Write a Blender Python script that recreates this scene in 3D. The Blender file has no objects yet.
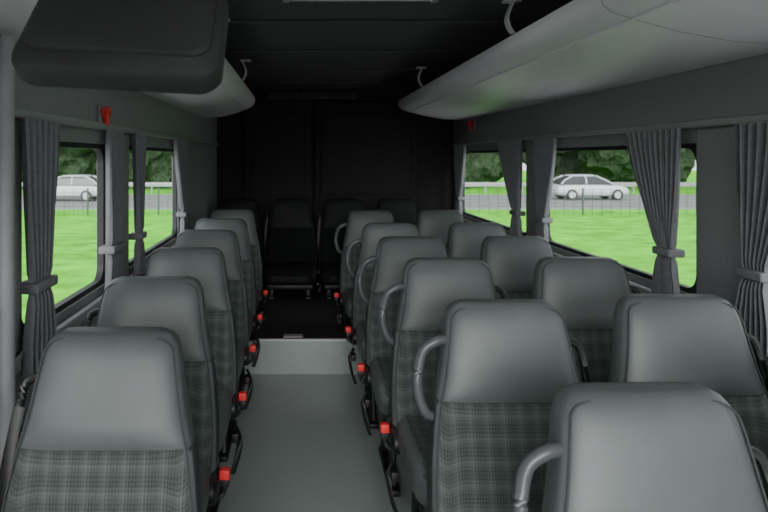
import bpy, bmesh, math, random
from mathutils import Vector, Matrix, noise
random.seed(4)
EYE=1.56
XL,XR=-0.92,1.70
CEIL=EYE+0.75
YB=7.3
YF=-1.9
COL=bpy.context.scene.collection

# ---------------------------------------------------------------- materials
def new_mat(name,col,rough=0.6,noise_amt=0.0,noise_scale=50,bump=0.0,bump_scale=300,metal=0.0,spec=0.5):
    m=bpy.data.materials.new(name); m.use_nodes=True
    nt=m.node_tree; b=nt.nodes['Principled BSDF']
    b.inputs['Roughness'].default_value=rough
    b.inputs['Metallic'].default_value=metal
    b.inputs['Specular IOR Level'].default_value=spec
    b.inputs['Base Color'].default_value=(*col,1)
    tc=nt.nodes.new('ShaderNodeTexCoord')
    if noise_amt>0:
        n=nt.nodes.new('ShaderNodeTexNoise'); n.inputs['Scale'].default_value=noise_scale
        n.inputs['Detail'].default_value=5
        nt.links.new(tc.outputs['Object'],n.inputs['Vector'])
        r=nt.nodes.new('ShaderNodeValToRGB')
        r.color_ramp.elements[0].position=0.3; r.color_ramp.elements[1].position=0.7
        r.color_ramp.elements[0].color=(*[c*(1-noise_amt) for c in col],1)
        r.color_ramp.elements[1].color=(*[min(1,c*(1+noise_amt)) for c in col],1)
        nt.links.new(n.outputs['Fac'],r.inputs['Fac'])
        nt.links.new(r.outputs['Color'],b.inputs['Base Color'])
    if bump>0:
        n2=nt.nodes.new('ShaderNodeTexNoise'); n2.inputs['Scale'].default_value=bump_scale
        nt.links.new(tc.outputs['Object'],n2.inputs['Vector'])
        bp=nt.nodes.new('ShaderNodeBump'); bp.inputs['Strength'].default_value=bump
        bp.inputs['Distance'].default_value=0.002
        nt.links.new(n2.outputs['Fac'],bp.inputs['Height'])
        nt.links.new(bp.outputs['Normal'],b.inputs['Normal'])
    return m

def plaid_mat(name='plaid_fabric',k=1.0):
    m=bpy.data.materials.new(name); m.use_nodes=True
    nt=m.node_tree; b=nt.nodes['Principled BSDF']; b.inputs['Roughness'].default_value=0.9
    b.inputs['Specular IOR Level'].default_value=0.2
    tc=nt.nodes.new('ShaderNodeTexCoord'); sp=nt.nodes.new('ShaderNodeSeparateXYZ')
    nt.links.new(tc.outputs['Object'],sp.inputs[0])
    def mth(op,a,bv=None,c=None):
        n=nt.nodes.new('ShaderNodeMath'); n.operation=op
        for i,v in enumerate((a,bv,c)):
            if v is None: continue
            if isinstance(v,(int,float)): n.inputs[i].default_value=v
            else: nt.links.new(v,n.inputs[i])
        return n.outputs[0]
    def stripes(v):
        big=mth('FRACT',mth('MULTIPLY',v,1/0.05))
        a=mth('MULTIPLY',mth('GREATER_THAN',big,0.52),0.30)
        fine=mth('FRACT',mth('MULTIPLY',v,1/0.0083))
        f=mth('MULTIPLY',mth('GREATER_THAN',fine,0.6),0.35)
        l=mth('MULTIPLY',mth('LESS_THAN',mth('ABSOLUTE',mth('SUBTRACT',big,0.26)),0.06),-0.40)
        return mth('ADD',mth('ADD',a,f),l)
    zy=mth('SUBTRACT',sp.outputs['Z'],mth('MULTIPLY',sp.outputs['Y'],0.8))
    s=mth('ADD',stripes(mth('ADD',sp.outputs['X'],1.0)),stripes(zy))
    s=mth('ADD',mth('MULTIPLY',s,0.42),0.38)
    nz=nt.nodes.new('ShaderNodeTexNoise'); nz.inputs['Scale'].default_value=260
    nt.links.new(tc.outputs['Object'],nz.inputs['Vector'])
    s=mth('ADD',s,mth('MULTIPLY',mth('SUBTRACT',nz.outputs['Fac'],0.5),0.5))
    r=nt.nodes.new('ShaderNodeValToRGB')
    r.color_ramp.elements[0].color=(0.145*k,0.168*k,0.160*k,1); r.color_ramp.elements[1].color=(0.038*k,0.047*k,0.044*k,1)
    nt.links.new(s,r.inputs['Fac']); nt.links.new(r.outputs['Color'],b.inputs['Base Color'])
    return m

M={}
M['vinyl']=new_mat('grey_vinyl',(0.104,0.119,0.117),0.42,0.08,8,0.25,500)
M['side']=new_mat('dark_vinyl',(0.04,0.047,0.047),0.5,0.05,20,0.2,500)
M['plaid']=plaid_mat()
M['vinyl_shaded']=new_mat('shaded_vinyl',(0.014,0.015,0.015),0.7,0.06,8,0.25,500,spec=.3)  # seat vinyl with the rear cabin's shade put into its colour
M['plaid_shaded']=plaid_mat('shaded_plaid_fabric',.1)  # same plaid, darkened for the shade at the rear
M['black']=new_mat('black_plastic',(0.012,0.012,0.013),0.45,0.1,30)
M['red']=new_mat('red_plastic',(0.85,0.04,0.035),0.4,0.05,30)
M['handle']=new_mat('handle_plastic',(0.085,0.09,0.095),0.35,0.05,30)
M['pipe']=new_mat('seam_piping',(0.05,0.056,0.056),0.7,0.05,30)
M['wall']=new_mat('wall_felt',(0.27,0.275,0.28),0.9,0.14,120,0.3,300)
M['walltrim']=new_mat('wall_trim_plastic',(0.32,0.325,0.33),0.55,0.04,20)
M['ceil']=new_mat('ceiling_felt',(0.078,0.077,0.08),0.95,0.4,160,0.4,200)
M['floor']=new_mat('vinyl_floor',(0.34,0.385,0.365),0.28,0.2,220)
M['rack']=new_mat('rack_plastic',(0.88,0.875,0.89),0.45,0.02,6,0.06,300,spec=.4)
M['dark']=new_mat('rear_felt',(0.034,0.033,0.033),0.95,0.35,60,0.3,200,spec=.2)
M['curtain']=new_mat('curtain_cloth',(0.21,0.213,0.225),0.85,0.1,60,0.2,400)
M['rubber']=new_mat('rubber_seal',(0.02,0.021,0.021),0.6,0.1,30)
M['monitor']=new_mat('monitor_plastic',(0.026,0.026,0.027),0.75,0.1,20)
M['chrome']=new_mat('bracket_metal',(0.75,0.75,0.75),0.35,0.05,20,metal=0.2)
M['steel']=new_mat('aluminium_strip',(0.55,0.55,0.55),0.45,0.05,20,metal=0.3)
M['carwhite']=new_mat('car_paint',(0.6,0.62,0.65),0.3,0.03,5)
M['cardark']=new_mat('car_glass',(0.05,0.055,0.06),0.1,0.1,5)
M['asphalt']=new_mat('asphalt',(0.2,0.205,0.21),0.9,0.15,3)
M['bounce_ground']=new_mat('neutral_bounce_ground',(0.48,0.465,0.475),0.9,0.15,2)  # pale neutral ground colour for bounce light, replaces grass out of view
M['grass']=new_mat('grass',(0.13,0.54,0.03),0.95,0.35,1.6,spec=0.1)
M['bark']=new_mat('bark',(0.05,0.035,0.025),0.9,0.3,10)
M['leaf']=new_mat('leaves',(0.03,0.052,0.025),0.9,0.6,4,spec=0.1)
M['rail']=new_mat('galvanised_rail',(0.3,0.31,0.31),0.5,0.05,5,metal=0.3)
M['wire']=new_mat('fence_wire',(0.05,0.08,0.055),0.6,0.05,5)

def glass_mat():
    m=bpy.data.materials.new('window_glass'); m.use_nodes=True
    nt=m.node_tree; nt.nodes.clear()
    o=nt.nodes.new('ShaderNodeOutputMaterial'); mix=nt.nodes.new('ShaderNodeMixShader')
    t=nt.nodes.new('ShaderNodeBsdfTransparent'); t.inputs['Color'].default_value=(0.80,0.81,0.80,1)
    g=nt.nodes.new('ShaderNodeBsdfGlossy'); g.inputs['Roughness'].default_value=0.03
    mix.inputs[0].default_value=0.06
    nt.links.new(t.outputs[0],mix.inputs[1]); nt.links.new(g.outputs[0],mix.inputs[2]); nt.links.new(mix.outputs[0],o.inputs[0])
    return m
M['glass']=glass_mat()

# ---------------------------------------------------------------- mesh builder
class MB:
    def __init__(s): s.v=[];s.f=[];s.m=[];s.mats=[]
    def mi(s,k):
        if k not in s.mats: s.mats.append(k)
        return s.mats.index(k)
    def box(s,x0,x1,y0,y1,z0,z1,k,bev=0.0):
        i=s.mi(k)
        if bev>0:
            bm=bmesh.new(); bmesh.ops.create_cube(bm,size=1)
            for v in bm.verts:
                v.co=Vector(((x0+x1)/2+v.co.x*(x1-x0),(y0+y1)/2+v.co.y*(y1-y0),(z0+z1)/2+v.co.z*(z1-z0)))
            bmesh.ops.bevel(bm,geom=bm.edges[:],offset=bev,segments=3,affect='EDGES',profile=0.5)
            bm.verts.index_update(); b=len(s.v)
            s.v+= [tuple(v.co) for v in bm.verts]
            for f in bm.faces: s.f.append([b+v.index for v in f.verts]); s.m.append(i)
            bm.free(); return
        b=len(s.v)
        s.v+=[(x0,y0,z0),(x1,y0,z0),(x1,y1,z0),(x0,y1,z0),(x0,y0,z1),(x1,y0,z1),(x1,y1,z1),(x0,y1,z1)]
        for q in ((3,2,1,0),(4,5,6,7),(0,1,5,4),(1,2,6,5),(2,3,7,6),(3,0,4,7)):
            s.f.append([b+a for a in q]); s.m.append(i)
    def loft(s,rings,k,cap=True,matf=None,closed=True):
        b=len(s.v); n=len(rings[0])
        for r in rings: s.v+=[tuple(p) for p in r]
        for a in range(len(rings)-1):
            for j in range(n if closed else n-1):
                j2=(j+1)%n
                q=[b+a*n+j,b+a*n+j2,b+(a+1)*n+j2,b+(a+1)*n+j]
                s.f.append(q)
                kk=k
                if matf:
                    c=sum((Vector(s.v[t]) for t in q),Vector())/4
                    kk=matf(c) or k
                s.m.append(s.mi(kk))
        if cap:
            s.f.append([b+j for j in range(n)][::-1]); s.m.append(s.mi(k))
            s.f.append([b+(len(rings)-1)*n+j for j in range(n)]); s.m.append(s.mi(k))
    def tube(s,pts,r,k,seg=10,flat=1.0):
        pts=[Vector(p) for p in pts]; rings=[]
        up=Vector((0.13,0.31,0.94))
        for i,p in enumerate(pts):
            t=(pts[min(i+1,len(pts)-1)]-pts[max(i-1,0)]).normalized()
            a=t.cross(up)
            if a.length<1e-3: a=t.cross(Vector((1,0,0)))
            a.normalize(); c=a.cross(t).normalized()
            rr=r[i] if isinstance(r,(list,tuple)) else r
            rings.append([p+a*math.cos(2*math.pi*j/seg)*rr+c*math.sin(2*math.pi*j/seg)*rr*flat for j in range(seg)])
        s.loft(rings,k)
    def mesh(s,name,smooth=True):
        me=bpy.data.meshes.new(name); me.from_pydata(s.v,[],s.f)
        for k in s.mats: me.materials.append(M[k])
        for p,i in zip(me.polygons,s.m): p.material_index=i
        bm=bmesh.new(); bm.from_mesh(me); bmesh.ops.recalc_face_normals(bm,faces=bm.faces)
        bm.to_mesh(me); bm.free()
        if smooth:
            for p in me.polygons: p.use_smooth=True
            try: me.set_sharp_from_angle(angle=math.radians(38))
            except Exception: pass
        me.update(); return me
    def obj(s,name,loc=(0,0,0),smooth=True,parent=None):
        o=bpy.data.objects.new(name,s.mesh(name,smooth)); COL.objects.link(o); o.location=loc
        if parent: o.parent=parent
        return o
def arc(pts,n=6):
    P=[Vector(p) for p in pts]; out=[]
    for i in range(len(P)-1):
        p0=P[max(i-1,0)];p1=P[i];p2=P[i+1];p3=P[min(i+2,len(P)-1)]
        for j in range(n):
            t=j/n
            out.append(0.5*((2*p1)+(-p0+p2)*t+(2*p0-5*p1+4*p2-p3)*t*t+(-p0+3*p1-3*p2+p3)*t**3))
    out.append(P[-1]); return out

# ---------------------------------------------------------------- seat
def interp(tab,z):
    for a,b in zip(tab,tab[1:]):
        if a[0]>=z>=b[0]:
            t=(a[0]-z)/(a[0]-b[0]); return [a[i]+(b[i]-a[i])*t for i in range(len(a))]
    return tab[-1]
SEAM=.832
BACK=[(1.12,.110,.035),(1.118,.140,.06),(1.108,.162,.085),(1.09,.176,.105),(1.06,.186,.118),(1.02,.193,.124),(.96,.203,.126),(.90,.215,.126),(.86,.225,.126),
      (SEAM+.006,.231,.126),(SEAM,.229,.120),(SEAM-.006,.234,.126),(.74,.248,.130),(.66,.257,.134),(.56,.262,.14),(.48,.262,.145),(.42,.25,.14),(.38,.23,.12)]
def yc(z): return -0.17*(1.12-z)/0.7+0.04*max(0,(0.95-z))**2 +0.06
def sgnpow(a,p): return math.copysign(abs(a)**p,a)
_cache={}
def seat_mesh(handle,aisle,floorz,dark=False):
    key=(handle,aisle,round(floorz,3),dark)
    if key in _cache: return _cache[key]
    V='vinyl_shaded' if dark else 'vinyl'; P='plaid_shaded' if dark else 'plaid'; S='vinyl_shaded' if dark else 'side'
    mb=MB(); N=56; rings=[]
    for z,w,t in BACK:
        r=[]
        for j in range(N):
            a=2*math.pi*j/N
            x=w*sgnpow(math.cos(a),0.42); y=t/2*sgnpow(math.sin(a),0.42)
            if y<0 and z<SEAM:
                u=abs(x)/w
                y-=0.016*math.exp(-((u-0.86)/0.13)**2)*min(1,(SEAM-z)/0.1)
            if y<0 and z>SEAM+.01: y-=0.012*(1-(x/w)**2)
            r.append((x,yc(z)+y,z))
        rings.append(r)
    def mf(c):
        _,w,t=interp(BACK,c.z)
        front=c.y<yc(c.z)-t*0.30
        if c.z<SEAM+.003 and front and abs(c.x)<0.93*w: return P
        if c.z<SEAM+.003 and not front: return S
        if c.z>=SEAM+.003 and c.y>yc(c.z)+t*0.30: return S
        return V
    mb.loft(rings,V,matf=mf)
    pp=[]
    zs=[0.46,.56,.66,.74,.80,.84,.90,.96,1.02,1.06,1.085]
    for z in zs:
        _,w,t=interp(BACK,z); pp.append((w*0.95,yc(z)-t*0.47-(0.004 if z<.8 else 0),z))
    right=pp; left=[(-x,y,z) for x,y,z in pp][::-1]
    top=[(0.14,yc(1.1)-.043,1.102),(0.06,yc(1.1)-.045,1.108),(-0.06,yc(1.1)-.045,1.108),(-0.14,yc(1.1)-.043,1.102)]
    mb.tube(arc(right+top+left,3),0.0026,S if dark else 'pipe',6)
    rings=[]
    prof=[(-.085,.20,.10,.455),(-.10,.235,.13,.45),(-.16,.247,.145,.445),(-.3,.25,.15,.44),(-.45,.25,.155,.44),(-.55,.247,.15,.442),(-.60,.238,.13,.44),(-.625,.215,.09,.435),(-.632,.17,.05,.43)]
    for y,w,t,zc in prof:
        r=[]
        for j in range(N):
            a=2*math.pi*j/N
            x=w*sgnpow(math.cos(a),0.45); z=t/2*sgnpow(math.sin(a),0.45)
            if z>0: z+=0.012*math.exp(-((abs(x)/w-0.85)/0.14)**2)
            r.append((x,y,zc+z))
        rings.append(r)
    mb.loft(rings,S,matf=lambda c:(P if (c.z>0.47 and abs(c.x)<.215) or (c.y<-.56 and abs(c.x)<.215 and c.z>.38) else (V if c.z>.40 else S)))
    mb.box(-.22,.22,-.56,-.10,.32,.375,'black',.015)
    lz=floorz
    for sx in (-1,1):
        x=sx*.17
        if .32-lz>0.2:
            mb.tube([(x,-.50,lz+.02),(x,-.42,.33)],.018,'black',8)
            mb.tube([(x,-.13,lz+.02),(x,-.20,.33)],.018,'black',8)
        else:
            mb.box(x-.02,x+.02,-.5,-.15,lz+.01,.33,'black',.005)
        mb.box(x-.025,x+.025,-.56,-.08,lz+.002,lz+.03,'black',.006)
    for sx in (-1,1):
        rings=[]
        for xx,s in ((.235,1),(.262,1),(.268,.8)):
            rings.append([(sx*xx,-.13+math.cos(2*math.pi*j/20)*.085*s,.42+math.sin(2*math.pi*j/20)*.055*s) for j in range(20)])
        mb.loft(rings,'black')
    a=aisle
    mb.tube(arc([(a*.255,-.13,.37),(a*.285,-.12,.39),(a*.29,-.12,.425)],4),.010,'black',8)
    mb.box(a*.29-.016,a*.29+.016,-.135,-.105,.415,.445,'black',.004)
    mb.box(a*.29-.018,a*.29+.018,-.138,-.102,.440,.475,'red',.005)
    mb.tube(arc([(a*.262,-.20,.36),(a*.285,-.20,.30),(a*.275,-.21,.22),(a*.25,-.21,max(lz+.04,.14))],4),.014,'black',8,0.4)
    mb.box(a*.265-.015,a*.265+.015,-.24,-.18,.29,.33,'black',.005)
    b=-aisle
    _,w,_=interp(BACK,.95)
    mb.tube(arc([(b*(w-.02),yc(1.0),1.0),(b*(w+.025),yc(.98)-.01,.985),(b*(w+.034),yc(.93)-.02,.93),(b*(w+.035),yc(.88)-.02,.87),(b*(w+.01),yc(.86),.85)],4),.012,'black',8)
    mb.tube(arc([(b*(w+.03),yc(.93)-.03,.93),(b*.26,yc(.75)-.03,.75),(b*.270,yc(.6)-.02,.6),(b*.272,-.13,.43)],5),.015,'black',8,0.15)
    if handle:
        mb.tube(arc([(a*.185,yc(1.0)-.02,1.005),(a*.22,yc(1.0)-.03,1.005),(a*.265,yc(1)-.035,.975),(a*.287,yc(.9)-.035,.91),(a*.285,yc(.85)-.03,.85),(a*.262,yc(.8)-.02,.795),(a*.22,yc(.78),.775)],6),.0155,'handle',12)
    me=mb.mesh('passenger_seat'); _cache[key]=me; return me
PLAT=0.25; YSTEP=4.74
def seat(X,d,handle=False,aisle=1,fz=0.0,dz=0.0,dark=False):
    o=bpy.data.objects.new('passenger_seat',seat_mesh(handle,aisle,fz-dz,dark)); COL.objects.link(o)
    o.location=(X,d,dz); o.rotation_euler=(0,0,random.uniform(-.012,.012)); return o
for x,d,z in ((-.515,1.78,-.038),(-.555,2.46,-.018),(-.555,3.18,-.005),(-.56,3.93,0),(-.565,4.68,0)): seat(x,d,False,1,0,z)
seat(-.57,5.5,False,1,PLAT)
for x,d,z in ((.730,1.36,-.052),(.65,2.07,-.022),(.635,2.81,0),(.61,3.58,0),(.60,4.34,0)):
    seat(x,d,True,-1,0,z); seat(x+(.57 if d<2.5 else .585),d+.03,False,-1,0,z*.5)
seat(.58,5.4,True,-1,PLAT); seat(1.16,5.42,False,-1,PLAT)
for x in (-.62,-.09,.44,.97): seat(x,6.6,False,1,PLAT,0.02,True)  # back row, rear shade painted into the seat materials

# ---------------------------------------------------------------- shell
T=0.05
WB=EYE-0.60; WT=EYE+0.06
def wall(name,X,side,wins,y0,y1):
    mb=MB(); xa,xb=(X-T,X) if side<0 else (X,X+T)
    mb.box(xa,xb,y0,y1,-.05,WB,'wall'); mb.box(xa,xb,y0,y1,WT,CEIL,'wall')
    ys=y0
    for a,b in wins:
        mb.box(xa,xb,ys,a,WB,WT,'wall'); ys=b
    mb.box(xa,xb,ys,y1,WB,WT,'wall')
    return mb.obj(name,smooth=False)
LW=[(-1.5,-.3),(0.2,1.75),(2.18,3.15),(3.52,5.0)]
RW=[(-1.5,-.3),(0.2,2.47),(2.83,4.62),(4.95,7.0)]
wall('wall_left',XL,-1,LW,YF,YB); wall('wall_right',XR,1,RW,YF,YB)
mb=MB(); mb.box(XL-T,XR+T,YF,YB+.1,-.08,0,'floor'); mb.obj('floor',smooth=False)
mb=MB(); g=.006
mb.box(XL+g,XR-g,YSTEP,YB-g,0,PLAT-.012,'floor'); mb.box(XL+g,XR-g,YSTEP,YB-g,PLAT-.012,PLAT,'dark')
mb.box(-.30,.335,YSTEP-.012,YSTEP+.02,PLAT-.012,PLAT+.004,'steel',.003); mb.box(-.12,.02,YSTEP+.05,YSTEP+.12,PLAT,PLAT+.006,'steel')
mb.obj('rear_step_platform',smooth=False)
H=[(-.05,.62,-.7,.5),(-.05,.62,2.25,3.13)]
mb=MB(); z0,z1=CEIL,CEIL+.04
mb.box(XL-T,-.05,YF,YB+.1,z0,z1,'ceil'); mb.box(.62,XR+T,YF,YB+.1,z0,z1,'ceil')
mb.box(-.05,.62,YF,-.7,z0,z1,'ceil'); mb.box(-.05,.62,.5,2.25,z0,z1,'ceil'); mb.box(-.05,.62,3.13,YB+.1,z0,z1,'ceil')
mb.obj('ceiling',smooth=False)
for h in H:
    mb=MB(); x0,x1,y0,y1=h
    mb.box(x0-.03,x1+.03,y0-.03,y0,z0-.02,z0,'walltrim',.004); mb.box(x0-.03,x1+.03,y1,y1+.03,z0-.006,z0,'walltrim',.002)
    mb.box(x0-.03,x0,y0,y1,z0-.02,z0,'walltrim',.004); mb.box(x1,x1+.03,y0,y1,z0-.02,z0,'walltrim',.004)
    mb.box(x0,x1,y0,y1,z1-.015,z1-.005,'glass'); mb.obj('roof_hatch')
mb=MB()
for y in (3.6,4.6,5.6,6.5): mb.box(-.55,1.15,y,y+.05,CEIL-.018,CEIL,'ceil',.006)
mb.obj('trim_1')
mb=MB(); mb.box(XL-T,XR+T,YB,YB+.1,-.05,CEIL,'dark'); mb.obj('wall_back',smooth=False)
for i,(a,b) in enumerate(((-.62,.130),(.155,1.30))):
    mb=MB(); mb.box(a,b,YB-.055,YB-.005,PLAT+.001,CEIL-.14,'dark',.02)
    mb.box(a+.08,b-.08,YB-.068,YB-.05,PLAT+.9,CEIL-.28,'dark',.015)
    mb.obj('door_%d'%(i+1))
mb=MB(); mb.box(-.36,.62,YB-.07,YB-.004,CEIL-.115,CEIL-.04,'pipe',.01)
for i in range(12): mb.box(-.34+i*.08,-.34+i*.08+.05,YB-.076,YB-.068,CEIL-.10,CEIL-.055,'monitor')
mb.obj('air_vent')
mb=MB(); 
mb.box(XL-T,XR+T,YF-.1,YF,-.05,.65,'wall'); mb.box(XL-T,XR+T,YF-.1,YF,2.22,CEIL+.04,'wall')
mb.box(XL-T,XL+.05,YF-.1,YF,.65,2.22,'wall'); mb.box(XR-.05,XR+T,YF-.1,YF,.65,2.22,'wall')
mb.obj('windscreen_surround',smooth=False)

def rrect(y0,y1,z0,z1,r,n=6):
    out=[]
    for cy,cz,a0 in ((y1-r,z1-r,0),(y0+r,z1-r,90),(y0+r,z0+r,180),(y1-r,z0+r,270)):
        for i in range(n+1):
            a=math.radians(a0+90*i/n); out.append((cy+r*math.cos(a),cz+r*math.sin(a)))
    return out
wn=0
for X,side,wins in ((XL,-1,LW),(XR,1,RW)):
    for a,b in wins:
        wn+=1; mb=MB()
        x_in=X+side*.012; x_out=X+side*.042; bw=.022
        o=rrect(a,b,WB,WT,.01); i_=rrect(a+bw,b-bw,WB+bw,WT-bw,.07)
        mb.loft([[(x_in,p[0],p[1]) for p in o],[(x_in,p[0],p[1]) for p in i_],[(x_out,p[0],p[1]) for p in i_],[(x_out,p[0],p[1]) for p in o]],'rubber',cap=False)
        xg=X+side*.036
        bb=len(mb.v); g_=i_
        mb.v+=[(xg,p[0],p[1]) for p in g_]; mb.f.append([bb+k for k in range(len(g_))]); mb.m.append(mb.mi('glass'))
        mb.obj('window_%d'%wn)
tn=2
for X,side,wins in ((XL,-1,LW),(XR,1,RW)):
    mb=MB(); xa,xb=sorted((X,X-side*.035))
    mb.box(xa,xb,YF+.1,7.2,EYE+.125,EYE+.155,'walltrim',.008)
    xa,xb=sorted((X,X-side*.03)); mb.box(xa,xb,YF+.1,7.2,WB-.09,WB-.035,'walltrim',.01)
    mb.obj('trim_%d'%tn); tn+=1
    mb=MB()
    for (a,b),(c,d) in zip(wins,wins[1:]):
        xa,xb=sorted((X,X-side*.018)); mb.box(xa,xb,b+.03,c-.03,WB-.03,EYE+.12,'wall',.012)
    mb.obj('trim_%d'%tn); tn+=1
    mb=MB(); xa,xb=sorted((X,X-side*.02)); mb.box(xa,xb,YF+.1,YSTEP,0,.1,'walltrim',.006)
    mb.obj('baseboard_'+('left' if side<0 else 'right'))
mb=MB(); mb.tube(arc([(XL+.055,1.95,.5),(XL+.05,1.95,1.3),(XL+.05,1.95,1.8),(XL+.055,1.95,1.915)],5),.026,'walltrim',12); mb.obj('grab_pole')

def curtain(X,side,y0,y1,t0,t1,name='window_curtain'):
    mb=MB(); nu=72; rows=[]
    ztop=EYE+.125; ztie=EYE-.43; zbot=EYE-.70; nv=26
    amp0=.018
    pl=max(5,int((y1-y0)/.045))
    for v in range(nv+1):
        z=ztop+(zbot-ztop)*v/nv
        if z>ztie:
            t=(ztop-z)/(ztop-ztie); s=t**1.3
            a=y0+(t0-y0)*s; b=y1+(t1-y1)*s
        else:
            t=(ztie-z)/(ztie-zbot); w=.055*min(1,t*1.6)
            a=t0-w*.6; b=t1+w
        row=[]
        for u in range(nu+1):
            f=u/nu
            y=a+(b-a)*f
            xo=.045+amp0*math.sin(f*pl*2*math.pi+.6*math.sin(z*5))*(1 if z>ztie+.03 or z<ztie-.03 else .6)
            row.append((X-side*xo,y,z))
        rows.append(row)
    mb.loft(rows,'curtain',cap=False,closed=False)
    xa,xb=sorted((X-side*.0,X-side*.075))
    mb.box(xa,xb,t0-.012,t1+.012,ztie-.015,ztie+.02,'curtain',.008)
    mb.obj(name)
curtain(XL,-1,2.08,2.38,2.14,2.30); curtain(XL,-1,3.00,3.25,3.02,3.20)
curtain(XL,-1,3.48,3.72,3.54,3.64); curtain(XL,-1,4.62,5.12,4.90,5.04)
curtain(XL,-1,1.45,1.74,1.62,1.72)
curtain(XR,1,2.16,2.50,2.34,2.46); curtain(XR,1,2.86,3.34,2.92,3.04)
curtain(XR,1,4.26,4.66,4.44,4.58); curtain(XR,1,4.92,5.50,4.98,5.12); curtain(XR,1,6.6,7.05,6.8,6.95)

def rack(X,inner,s,y0,y1):
    w=(X-inner)
    pr=[(0,.375),(.34,.385),(.62,.42),(.84,.462),(.94,.485),(.985,.51),(1.0,.545),(.985,.58),(.955,.588),(.93,.57),(.92,.54),(.88,.515),(.6,.45),(.3,.42),(0,.41)]
    pr=[(X-w*u,EYE+z) for u,z in pr]
    mb=MB(); ys=[y0+(y1-y0)*i/12 for i in range(13)]
    rings=[[(p[0],y,p[1]) for p in pr] for y in ys]
    mb.loft(rings,'rack')
    ec=[]
    for sc,dy in ((1.0,0),(1.0,.03),(.9,.07),(.6,.095)):
        cx=sum(p[0] for p in pr)/len(pr); cz=EYE+.47
        ec.append([(cx+(p[0]-cx)*sc ,y1+dy-.001,cz+(p[1]-cz)*sc) for p in pr])
    mb.loft(ec,'rack')
    for y in (2.2,4.4):
        mb.loft([[(p[0],y,p[1]-.0015) for p in pr[:8]],[(p[0],y+.005,p[1]-.0015) for p in pr[:8]]],'walltrim',cap=False,closed=False)
    q=pr[3]; mb.tube([(q[0],y0,q[1]-.002),(q[0],y1,q[1]-.002)],.006,'rack',8)
    mb.obj('luggage_rack')
rack(XR-.006,1.0,1,.35,6.7); rack(XL+.006,-.43,-1,.35,6.3)
def bracket(x,y,s):
    mb=MB()
    pts=arc([(x+s*.015,y,EYE+.59),(x-s*.004,y,EYE+.62),(x-s*.012,y,EYE+.67),(x+s*.02,y,EYE+.75)],6)
    rings=[]
    for p in pts: rings.append([(p.x-.006,p.y-.022,p.z),(p.x+.006,p.y-.022,p.z),(p.x+.006,p.y+.022,p.z),(p.x-.006,p.y+.022,p.z)])
    mb.loft(rings,'chrome'); mb.box(x-.03,x+.05,y-.03,y+.03,CEIL-.012,CEIL,'chrome',.003)
    mb.obj('rack_bracket')
for y in (1.5,3.15,5.5): bracket(1.0,y,1)
for y in (3.6,5.1): bracket(-.43,y,-1)

# folded overhead monitor at left
mb=MB()
def slab(sc,t,cz=0):
    pts=rrect(-.195,.205,-.115,.115,.04)
    out=[]
    for x,z in pts:
        x+= .03*(z+.115)/.23*(1 if x<0 else -.15)
        out.append((x*sc,t,z*sc+cz))
    return out
mb.loft([slab(.93,-.035),slab(.985,-.028),slab(1,-.015),slab(1,.02),slab(.97,.03),slab(.9,.034)],'monitor')
mb.loft([slab(.86,-.046,.03),slab(.9,-.04,.03),slab(.9,-.03,.03)],'monitor')
mb.box(-.14,.14,.0,.05,.09,.14,'monitor',.01)
mo=mb.obj('folding_monitor',(-.350,1.30,EYE+.240)); mo.rotation_euler=(math.radians(-30),math.radians(3),0)
mb=MB(); mb.tube([(0,0,.1),(-.02,.06,.34),(-.02,.06,CEIL-EYE-.245)],.022,'monitor',10); mb.box(-.09,.05,.0,.12,CEIL-EYE-.245-.02,CEIL-EYE-.245,'monitor',.006)
c=mb.obj('mount_arm',(-.350,1.30,EYE+.240)); 
c.parent=mo; c.matrix_parent_inverse=Matrix.LocRotScale(mo.location,mo.rotation_euler,None).inverted()

def hammer(X,y,z,s,k=1.0):
    mb=MB()
    xa,xb=sorted((0,-s*.012)); mb.box(xa,xb,-.03,.03,-.035,.035,'walltrim',.004)
    mb.tube([(-s*.03,-.045,.012),(-s*.03,0,.016),(-s*.03,.045,.012)],[.010,.017,.010],'red',10)
    mb.tube([(-s*.028,0,.01),(-s*.026,.01,-.045)],[.012,.010],'red',10)
    mb.box(*sorted((-s*.005,-s*.04)),-.012,.012,-.01,.012,'red',.003)
    mb.v=[(a*k,b*k,c*k) for a,b,c in mb.v]
    mb.obj('emergency_hammer',(X-s*.002,y,z))
hammer(XL,3.02,EYE+.195,-1,1.15); hammer(XR,6.4,EYE+.315,1,1.5)

# ---------------------------------------------------------------- outside
GZ=-.9
mb=MB()
mb.box(-90,90,-60,120,GZ-.2,GZ,'grass'); mb.obj('ground_grass',smooth=False)
mb=MB(); mb.box(-60,60,-40,8.6,GZ,GZ+.02,'bounce_ground'); mb.obj('unseen_bounce_ground',smooth=False)  # added out of view to bounce neutral light in and cut green
mb=MB(); mb.box(-90,90,31,43,GZ,GZ+.02,'asphalt'); mb.box(-90,90,30.8,31.0,GZ,GZ+.05,'rail'); mb.obj('road',smooth=False)
mb=MB()
for i in range(-24,25):
    mb.box(i*2.5-.05,i*2.5+.05,44.5,44.6,GZ,GZ+.75,'rail')
mb.box(-62,62,44.42,44.5,GZ+.45,GZ+.75,'rail',.02); mb.obj('guard_rail')
mb=MB()
for i in range(0,181):
    x=-30+i*.4
    mb.box(x-.007,x+.007,27.98,28.0,GZ,GZ+1.1,'wire')
for i in range(-10,15): mb.box(i*3-.03,i*3+.03,27.95,28.03,GZ,GZ+1.15,'wire')
for k in range(8): mb.box(-30,42,27.98,28.0,GZ+.1+k*.14,GZ+.111+k*.14,'wire')
mb.obj('wire_fence',smooth=False)
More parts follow.
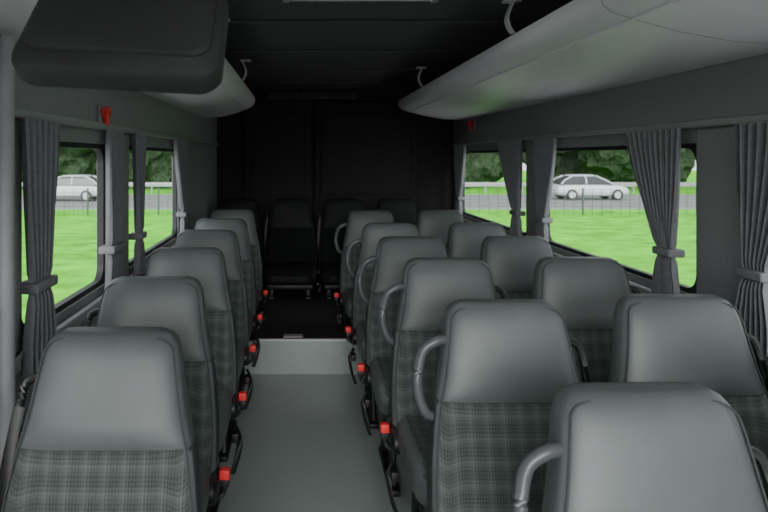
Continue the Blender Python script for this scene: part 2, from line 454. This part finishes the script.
def car(x,y,dirn=1):
    mb=MB(); N=24
    st=[(-2.05,.55,.35,.62),(-1.98,.74,.28,.85),(-1.6,.84,.22,.92),(-.8,.87,.2,.93),(.4,.87,.2,.93),(1.1,.86,.2,.88),(1.7,.82,.24,.80),(1.98,.7,.3,.68),(2.05,.5,.36,.58)]
    rings=[]
    for X,w,a,b in st:
        rings.append([(X,w*sgnpow(math.cos(2*math.pi*j/N),.5),(a+b)/2+(b-a)/2*sgnpow(math.sin(2*math.pi*j/N),.5)) for j in range(N)])
    mb.loft(rings,'carwhite')
    def cab(z,x0,x1,w): return [(x0+.0,-w,z),(x1,-w,z),(x1+.1,-w*.6,z),(x1+.1,w*.6,z),(x1,w,z),(x0,w,z)]
    mb.loft([cab(.90,-1.9,1.1,.80),cab(1.15,-1.65,.62,.75),cab(1.36,-1.2,.15,.66)],'cardark')
    mb.loft([cab(1.36,-1.24,.18,.67),cab(1.42,-1.0,.02,.58)],'carwhite')
    for pts in (((-1.88,.9),(-1.64,1.15),(-1.2,1.37)),((-.45,.9),(-.45,1.15),(-.47,1.37)),((1.08,.9),(.62,1.15),(.14,1.37))):
        for sy in (-1,1): mb.tube([(pts[0][0],sy*.80,.9),(pts[1][0],sy*.75,1.15),(pts[2][0],sy*.665,1.37)],.035,'carwhite',6)
    for wx in (-1.28,1.28):
        for sy in (-1,1):
            mb.tube([(wx,sy*.66,.31),(wx,sy*.88,.31)],.31,'black',20); mb.tube([(wx,sy*.87,.31),(wx,sy*.90,.31)],.19,'steel',14)
    o=mb.obj('car',(x,y,GZ+.02)); o.rotation_euler=(0,0,0 if dirn>0 else math.pi); return o
car(16.6,38,1); car(-13.0,37,-1); car(27.5,40.5,-1)
def tree(x,y,h):
    mb=MB()
    mb.tube(arc([(0,0,-.1),(.1,0,h*.25),(0,.1,h*.5),(.1,0,h*.8)],4),[.32-.016*i for i in range(13)],'bark',8)
    bm=bmesh.new(); 
    for k in range(12):
        a=random.uniform(0,6.28); rr=random.uniform(0,.24)*h; zz=random.uniform(.16,.85)*h; R=h*random.uniform(.15,.24)
        mat=Matrix.Translation((rr*math.cos(a),rr*math.sin(a),zz))
        r=bmesh.ops.create_icosphere(bm,subdivisions=3,radius=R,matrix=mat)
        cc=Vector((rr*math.cos(a),rr*math.sin(a),zz))
        for v in r['verts']:
            dd=(v.co-cc); v.co=cc+dd*(1+.45*noise.noise(v.co*1.3+Vector((x,y,0))))
            v.co.z=max(v.co.z,.15)
    bm.verts.index_update(); b=len(mb.v); mb.v+=[tuple(v.co) for v in bm.verts]; i=mb.mi('leaf')
    for f in bm.faces: mb.f.append([b+v.index for v in f.verts]); mb.m.append(i)
    bm.free(); mb.obj('tree',(x,y,GZ),smooth=False)
for i in range(24):
    tree(-42+i*4.1+random.uniform(-1,1),52+random.uniform(-2,4),random.uniform(8,11))

# ---------------------------------------------------------------- light
w=bpy.data.worlds.new('overcast_sky'); bpy.context.scene.world=w; w.use_nodes=True
bg=w.node_tree.nodes['Background']; bg.inputs[0].default_value=(.94,.97,1,1); bg.inputs[1].default_value=2.2
l=bpy.data.lights.new('overcast_sun','SUN'); l.energy=6.2; l.angle=math.radians(40); l.color=(1,1,1)
lo=bpy.data.objects.new('overcast_sun',l); COL.objects.link(lo)
lo.rotation_euler=Vector((.08,1,-.40)).to_track_quat('-Z','Y').to_euler(); lo.location=(0,-10,8)

# ---------------------------------------------------------------- camera
c=bpy.data.cameras.new('camera'); co=bpy.data.objects.new('camera',c); COL.objects.link(co)
co.location=(0,0,EYE); co.rotation_euler=(math.radians(90),0,0)
c.sensor_width=36; c.lens=660/768*36; c.shift_x=(384-300)/768; c.shift_y=-(256-157)/768
c.clip_start=.02; c.clip_end=400
c.dof.use_dof=True; c.dof.focus_distance=2.5; c.dof.aperture_fstop=4.5
bpy.context.scene.camera=co
